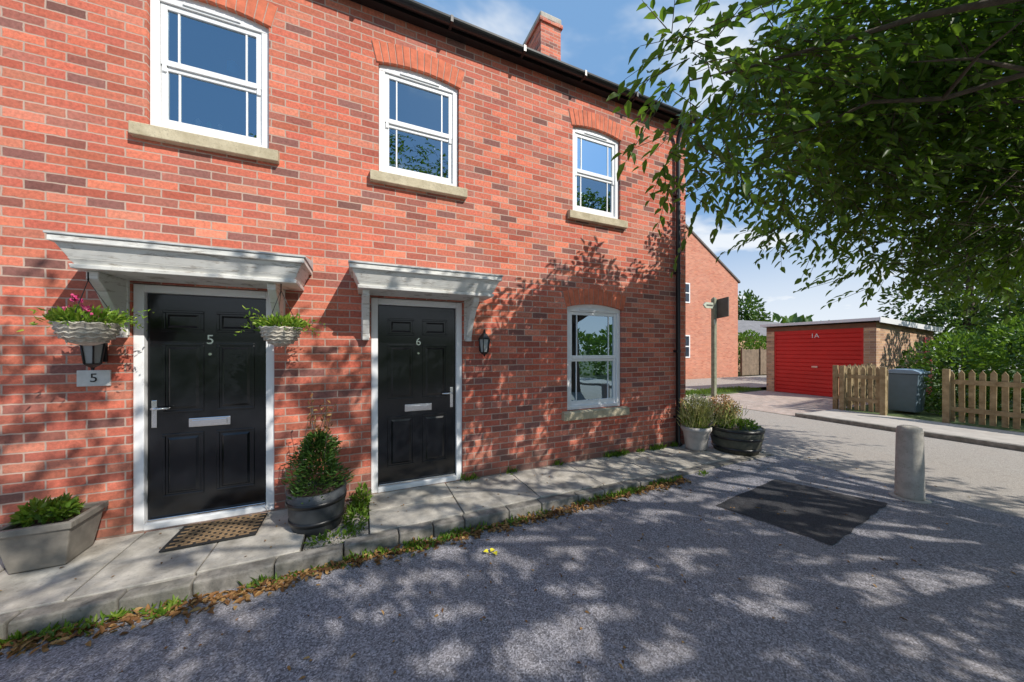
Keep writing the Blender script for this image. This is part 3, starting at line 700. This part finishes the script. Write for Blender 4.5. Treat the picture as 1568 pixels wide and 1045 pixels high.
prism('roof',[(GX0-.15,2.385),(GX1+.2,2.19),(GX1+.2,2.27),(GX0-.15,2.465)],'y',GY0-.12,GY1+.12,M_tile,ga)
prism('fascia_side',[(GX0-.17,2.33),(GX1+.2,2.13),(GX1+.2,2.285),(GX0-.17,2.485)],'y',GY0-.145,GY0-.121,M_white,ga)
prism('fascia_front',[(GX0-.175,2.38),(GX0-.151,2.38),(GX0-.151,2.47),(GX0-.175,2.47)],'y',GY0-.12,GY1+.12,M_white,ga)
box('side_door',17.0,17.6,GY0-.02,GY0-.001,.05,1.95,M_red,ga)

nh=top('brick_house',(9.5,9,0))
NX0,NX1,NY=9.4,20.6,9.0
ne=5.62; nr=ne+.59*(NX1-NX0)/2; nc=(NX0+NX1)/2
mk('walls',[(NX0,NY,-.1),(NX1,NY,-.1),(NX1,NY,ne),(nc,NY,nr),(NX0,NY,ne),(NX0,NY+12,-.1),(NX1,NY+12,-.1),(NX1,NY+12,ne),(nc,NY+12,nr),(NX0,NY+12,ne)],[(0,1,2,3,4),(5,6,7,8,9),(1,6,7,2),(0,5,9,4)],M_brick2,nh)
prism('roof_right',[(nc,nr+.01),(NX1+.15,ne+.01-.59*.15),(NX1+.15,ne+.12-.59*.15),(nc,nr+.13)],'y',NY-.06,NY+12.1,M_tile,nh)
prism('roof_left',[(nc-.001,nr+.01),(NX0-.15,ne+.01-.59*.15),(NX0-.15,ne+.12-.59*.15),(nc-.001,nr+.13)],'y',NY-.06,NY+12.1,M_tile,nh)
M_pane=simple('dark_pane',(.03,.04,.06),.05,.1,2,0)
for (z0,z1) in ((1.1,2.35),(4.1,5.2)):
    for xx in (15.55,12.6):
        boxes('window_frame',[(xx,xx+.9,NY-.03,NY-.001,z0,z0+.07),(xx,xx+.9,NY-.03,NY-.001,z1-.07,z1),(xx,xx+.07,NY-.03,NY-.001,z0+.07,z1-.07),(xx+.83,xx+.9,NY-.03,NY-.001,z0+.07,z1-.07),(xx+.07,xx+.83,NY-.028,NY-.001,(z0+z1)/2-.03,(z0+z1)/2+.03)],M_white,nh)
        quadm('window_pane',[(xx+.07,NY-.012,z0+.07),(xx+.83,NY-.012,z0+.07),(xx+.83,NY-.012,z1-.07),(xx+.07,NY-.012,z1-.07)],M_pane,nh)
bg=top('bungalow',(22,12,0))
box('walls',21.5,39,12,20,-.1,2.6,M_brickb,bg)
mk('roof',[(21,11.6,2.6),(39.5,11.6,2.6),(39.5,20.4,2.6),(21,20.4,2.6),(22.5,16,4.3),(38,16,4.3)],[(0,1,5,4),(1,2,5),(2,3,4,5),(3,0,4)],simple('grey_tile',(.20,.19,.19),.8,.25,3,.3),bg)
wf=top('timber_fence',(20.8,8.95,0))
boxes('boards',[(20.75+i*.15,20.75+i*.15+.14,8.92,8.94+.012*(i%2),0,1.55+.02*(i%3)) for i in range(60)],M_panel,wf)
boxes('fence_posts',[(20.75+i*1.8,20.85+i*1.8,8.84,8.915,0,1.65) for i in range(6)],M_panel,wf)
bush('hedge',[((22+i*1.1,9.8,1.6+.2*math.sin(i*2)),(1,.7,1.0)) for i in range(7)],5000,.14,.09,L_hedge,None)
bush('hedge',[((12.6+.4*math.sin(i*1.9),-1.0-i*.75,.85+.15*math.sin(i*1.3)),(.9,.65,1.1+.2*math.sin(i*2.1))) for i in range(8)],11000,.10,.06,L_hedge,None)
bush('shrub',[((13.2,-.35,.85),(.7,.45,.9)),((14.6,-.75,1.1),(1.2,.5,1.0)),((16.5,-.9,1.2),(1.3,.6,1.1))],4000,.10,.06,L_dark,None)
bush('hedge',[((-9+i*1.9,-12.2+.3*math.sin(i*2.3),1.1+.3*math.sin(i*1.7)),(1.3,.8,1.5)) for i in range(13)],6000,.22,.14,L_hedge,None)  # unseen row behind the camera, added so the lower window reflects green

# ------------------------------------------------------------ trees
def bez(a,b,c,n):
    a,b,c=map(Vector,(a,b,c)); return [a*(1-t)**2+b*2*t*(1-t)+c*t*t for t in [i/(n-1) for i in range(n)]]
# openings in the main crown: holes that run along the sunlight direction
hr=np.random.default_rng(21)
HO=[]
def hole(a,b,ra,rb,th): HO.append((a,b,ra,rb,th))
def dens(a,b):
    if -.10<b<2.2: return .50            # house wall / doors
    if b>-1.15: return .70 if a<1.2 else .5   # paving along the wall
    return .34+.30*math.sin(a*1.7+b*2.9)+.12*math.sin(a*4.1-b*3.3)
cnt=0
while cnt<980:
    a=hr.uniform(-4.5,5); b=hr.uniform(-4.6,2.2)
    if hr.random()>dens(a,b): continue
    s=.022+.060*hr.random()**2
    if -1.15<b<-.05: s*=1.7
    hole(a,b,s*(1.3+1.2*hr.random()),s,hr.normal()*.4); cnt+=1
hole(-.26,-2.35,.34,.13,.15); hole(.05,-2.7,.16,.09,.3); hole(-.75,-2.2,.14,.06,0)
hole(2.6,-1.7,.3,.09,.1); hole(3.3,-1.4,.45,.12,0); hole(4.0,-1.9,.4,.14,.2)
def inhole(P):
    a=P[:,0]+.545*P[:,1]; b=P[:,1]+P[:,2]
    out=np.zeros(len(P),bool)
    for (ca,cb_,ra,rb,th) in HO:
        sel=np.nonzero((np.abs(a-ca)<ra+rb+.1)&(np.abs(b-cb_)<ra+rb+.1))[0]
        if len(sel)==0: continue
        da=a[sel]-ca; db=b[sel]-cb_; c,s=math.cos(th),math.sin(th)
        u=(da*c+db*s)/(ra+.035); v=(-da*s+db*c)/(rb+.035)
        out[sel]|=(u*u+v*v)<1
    return out
def tree(name,base,groups,leafL,leafW,mat,limbs,fork,rad,ok=None,twl=.5,step=.055,seed=1):
    e=top(name,base); r2=np.random.default_rng(seed)
    base=Vector(base); fork=Vector(fork)
    tb=[base+Vector((0,0,-.2)),base+Vector((0,0,.15)),base+(fork-base)*.5+Vector((.06,-.04,0)),fork]
    paths=[(tb,[rad*1.4,rad*1.1,rad*.9,rad*.75])]
    for (tgt,r) in limbs:
        tgt=Vector(tgt); mid=(fork+tgt)/2+Vector((0,0,.25*(tgt-fork).length*.6))
        pts=bez(fork+Vector((0,0,-.15)),mid,tgt,14)
        pts=[p+Vector(r2.normal(size=3))*.035*min(1,i*.3) for i,p in enumerate(pts)]
        paths.append((pts,[rad*.34*r*(1-i/13)+.006 for i in range(14)]))
        for q in range(5):
            s=pts[6+q]; d=Vector(r2.normal(size=3)); d.z=abs(d.z)*.3; tg=s+d.normalized()*(.5+.5*r2.random())
            paths.append(([s,(s+tg)/2+Vector((0,0,.06)),tg],[rad*.08,rad*.05,.004]))
    tubes('trunk_and_limbs',paths,M_bark,e,8)
    P=[];D=[];NN=[];tw=[];RN=[];HH=[]
    for blobs,twigs,holes in groups:
      vols=np.array([b[1][0]*b[1][1]*b[1][2] for b in blobs]); vols=vols/vols.sum()
      for bl,w in zip(blobs,vols):
        c=np.array(bl[0]); r=np.array(bl[1])
        k=max(6,int(twigs*w)); got=0; tries=0
        while got<k and tries<k*14:
            tries+=1
            d=r2.normal(size=3); d/=np.linalg.norm(d); p=c+d*r*(r2.random()**.42)
            if ok and not ok(p,r2): continue
            got+=1
            td=(p-c)/r*.8+r2.normal(size=3)*.6; td[2]=td[2]*.5-.05; td/=np.linalg.norm(td)
            L=twl*(.6+.8*r2.random()); m=int(L/step)
            t=np.linspace(.05,1,m)[:,None]
            pp=p+td*L*t+np.array([0,0,-.30])*L*t*t
            sd=np.cross(td,[0,0,1.]); sd/=max(1e-6,np.linalg.norm(sd))
            sgn=np.where(np.arange(m)%2==0,1,-1)[:,None]
            dd=td*.8+sd*sgn*.65+np.array([0,0,-.35])+r2.normal(size=(m,3))*.22
            P.append(pp);D.append(dd);NN.append(np.array([0,0,1.])+r2.normal(size=(m,3))*.35)
            RN.append(np.clip(r2.random()*.6+r2.random(m)*.4,0,1)); HH.append(np.full(m,holes))
            tw.append(([tuple(pp[0]),tuple(pp[-1])],[.0045,.002]))
    P=np.vstack(P);D=np.vstack(D);NN=np.vstack(NN);RN=np.concatenate(RN);HH=np.concatenate(HH)
    mid=P+nrm(D)*leafL*.5
    rm=(HH==1)&inhole(mid)
    a=mid[:,0]+.545*mid[:,1]; b=mid[:,1]+mid[:,2]
    rm|=((a-4.75)/.55)**2+((b-.25)/.5)**2<1     # opening that lets sun reach the corner pots
    k=~rm; P,D,NN,RN=P[k],D[k],NN[k],RN[k]; n=len(P)
    leafmesh('leaves',P,D,NN,leafL*(.65+.6*r2.random(n)),leafW*(.7+.5*r2.random(n)),mat,e,.18,.22,RN)
    tubes('twigs',tw,M_bark,e,3)
    return n
vis=[((2.42,-1.90,3.90),(.42,.42,.34)),((2.55,-1.85,3.35),(.38,.4,.34)),((3.05,-1.95,4.12),(.6,.55,.5)),((3.55,-1.80,3.42),(.6,.5,.42)),
     ((3.75,-2.15,4.5),(.75,.6,.55)),((5.15,-1.85,3.95),(.85,.6,.7)),((4.5,-1.9,3.75),(.7,.5,.6)),((5.2,-1.5,3.25),(.5,.4,.4)),((5.36,-2.15,4.6),(.95,.7,.75)),
     ((6.75,-2.0,3.4),(.85,.7,.7)),((6.8,-1.6,2.72),(.5,.4,.35)),((6.24,-2.5,4.05),(1.0,.8,.85)),((7.0,-2.7,3.1),(.8,.7,.65)),
     ((5.56,-2.6,4.95),(1.0,.8,.8)),((7.35,-2.25,2.65),(.5,.5,.4)),((8.0,-3.0,3.8),(1.1,.9,1.2)),((4.4,-2.5,4.4),(.8,.6,.6)),((6.2,-1.9,4.6),(.8,.6,.8)),((7.3,-2.6,4.6),(1.0,.8,1.0)),((5.9,-1.8,3.3),(.6,.5,.4))]
link=[((4.5,-3.7,5.2),(1.0,.9,.7)),((6.1,-4.0,5.0),(1.3,1.0,.9)),((3.0,-3.5,4.95),(.8,.6,.45)),((3.5,-2.9,4.7),(.6,.5,.4))]
main=[((4.1,-6.9,5.1),(4.9,2.9,2.1))]
upper=[((1.6,-5.7,6.3),(3.4,1.5,1.1))]
def ok(p,r):
    x,y,z=p
    xw=x+.545*y; zw=z+y
    if xw<4.6 and zw>1.85+.26*max(0,xw-1.0)+.28*math.sin(xw*3.1)+.15*math.sin(xw*7.3): return False
    return z>2.45
nleaf=tree('broadleaf_tree',(7.2,-6.4,-.02),[(vis,2500,0),(link,350,0),(main,3700,1),(upper,620,1)],.125,.054,L_tree,
     [((2.6,-1.9,3.8),.8),((3.6,-1.8,3.6),.8),((5.2,-1.9,4.0),.8),((6.8,-1.9,3.3),.9),((5.4,-2.3,4.7),.7),((7.3,-2.4,2.8),.7),((6.3,-2.6,4.2),.8),((1,-6,5.6),1),((3,-8,6),1),((5,-6,6.6),1),((0.5,-7.5,4.6),.9),((7.5,-8,6),1),((8.5,-6,5.2),.9),((3,-5,5.2),.9),((0,-5.7,6.2),.9),((2.4,-5.6,6.6),.9)],
     (7.0,-6.2,2.6),.20,ok,.5,.06,3)
print('LEAVES',nleaf)
def bgtree(name,base,h,r,n,mat,L=.3):
    x,y=base; bl=[]
    rr=np.random.default_rng(int(x*7+y*3)%1000+5)
    for i in range(11):
        d=rr.normal(size=3); d/=np.linalg.norm(d)
        bl.append(((x+d[0]*r*.65,y+d[1]*r*.65,h*.62+d[2]*h*.26),(r*.42,r*.42,h*.17)))
    e=top(name,(x,y,0)); tubes('trunk',[([(x,y,-.2),(x,y,h*.4),(x+.1,y,h*.8)],[h*.035,h*.025,h*.008])],M_bark,e,8)
    bush('crown',bl,n,L,L*.5,mat,e,.1,.35)
bgtree('garden_tree',(17.5,-1.8),5.2,2.2,5500,L_dark,.17)
bgtree('garden_tree',(22.5,1.0),6.6,2.4,5000,L_dark,.2)
bgtree('garden_tree',(20.5,-4.0),6.8,2.8,5000,L_dark,.22)
bgtree('garden_tree',(15.2,-4.6),5.2,2.0,4500,L_dark,.16)
bgtree('garden_tree',(42,22),8.2,2.6,2000,L_dark,.42)
bl=[]
for i in range(60):
    a=i/60*6.283; Rr=75+15*math.sin(i*2.7); bl.append(((Rr*math.cos(a),Rr*math.sin(a),2.2+1.2*math.sin(i*1.7)),(6,6,3+1.2*math.sin(i*3.1))))
bush('distant_trees',bl,12000,1.3,.9,L_dark,None,.2,.75)

# ------------------------------------------------------------ world, sun, camera
SV=Vector((.30,-.55,.55)).normalized()
w=bpy.data.worlds.new("World"); scene.world=w; w.use_nodes=True; nt=w.node_tree
bgn=nt.nodes['Background']
sky=nd(nt,'ShaderNodeTexSky'); sky.sky_type='NISHITA'; sky.sun_disc=False
sky.sun_elevation=math.asin(SV.z); sky.sun_rotation=math.atan2(SV.x,SV.y); sky.air_density=1.0; sky.dust_density=.6; sky.ozone_density=1.5
tc=nd(nt,'ShaderNodeTexCoord'); s=nd(nt,'ShaderNodeSeparateXYZ'); nt.links.new(tc.outputs['Generated'],s.inputs[0])
zz=mth(nt,'ADD',mth(nt,'MAXIMUM',s.outputs[2],0.),.18)
cb=nd(nt,'ShaderNodeCombineXYZ'); nt.links.new(mth(nt,'DIVIDE',s.outputs[0],zz),cb.inputs[0]); nt.links.new(mth(nt,'DIVIDE',s.outputs[1],zz),cb.inputs[1])
cf=noise(nt,cb.outputs[0],1.25,6,.55,.3)
cm=mrange(nt,cf,.49,.63,0,1,True)
hz=mrange(nt,s.outputs[2],.0,.38,1,0,True)
cm=mth(nt,'MAXIMUM',mth(nt,'MULTIPLY',cm,.88),mth(nt,'MULTIPLY',hz,.85))
base=mixc(nt,.8,sky.outputs[0],(1.8,3.5,6.1))
col=mixc(nt,cm,base,(7.2,7.5,7.8))
nt.links.new(col,bgn.inputs[0]); bgn.inputs[1].default_value=.13
sl=bpy.data.lights.new('sun','SUN'); sl.energy=5.0; sl.angle=math.radians(.42); sl.color=(1,.95,.87)
so=bpy.data.objects.new('sun',sl); COL.objects.link(so); so.rotation_euler=(-SV).to_track_quat('-Z','Y').to_euler(); so.location=(5,-10,12)
cd=bpy.data.cameras.new('camera'); cam=bpy.data.objects.new('camera',cd); COL.objects.link(cam)
cam.location=(0,-3.88,1.54); cam.rotation_euler=(math.radians(90),0,math.radians(-24.1))
cd.sensor_width=36; cd.lens=515/1568*36; cd.shift_y=.0086; cd.clip_end=2000; cd.clip_start=.05
scene.camera=cam
scene.view_settings.view_transform='Standard'; scene.view_settings.look='None'; scene.view_settings.exposure=0; scene.view_settings.gamma=1
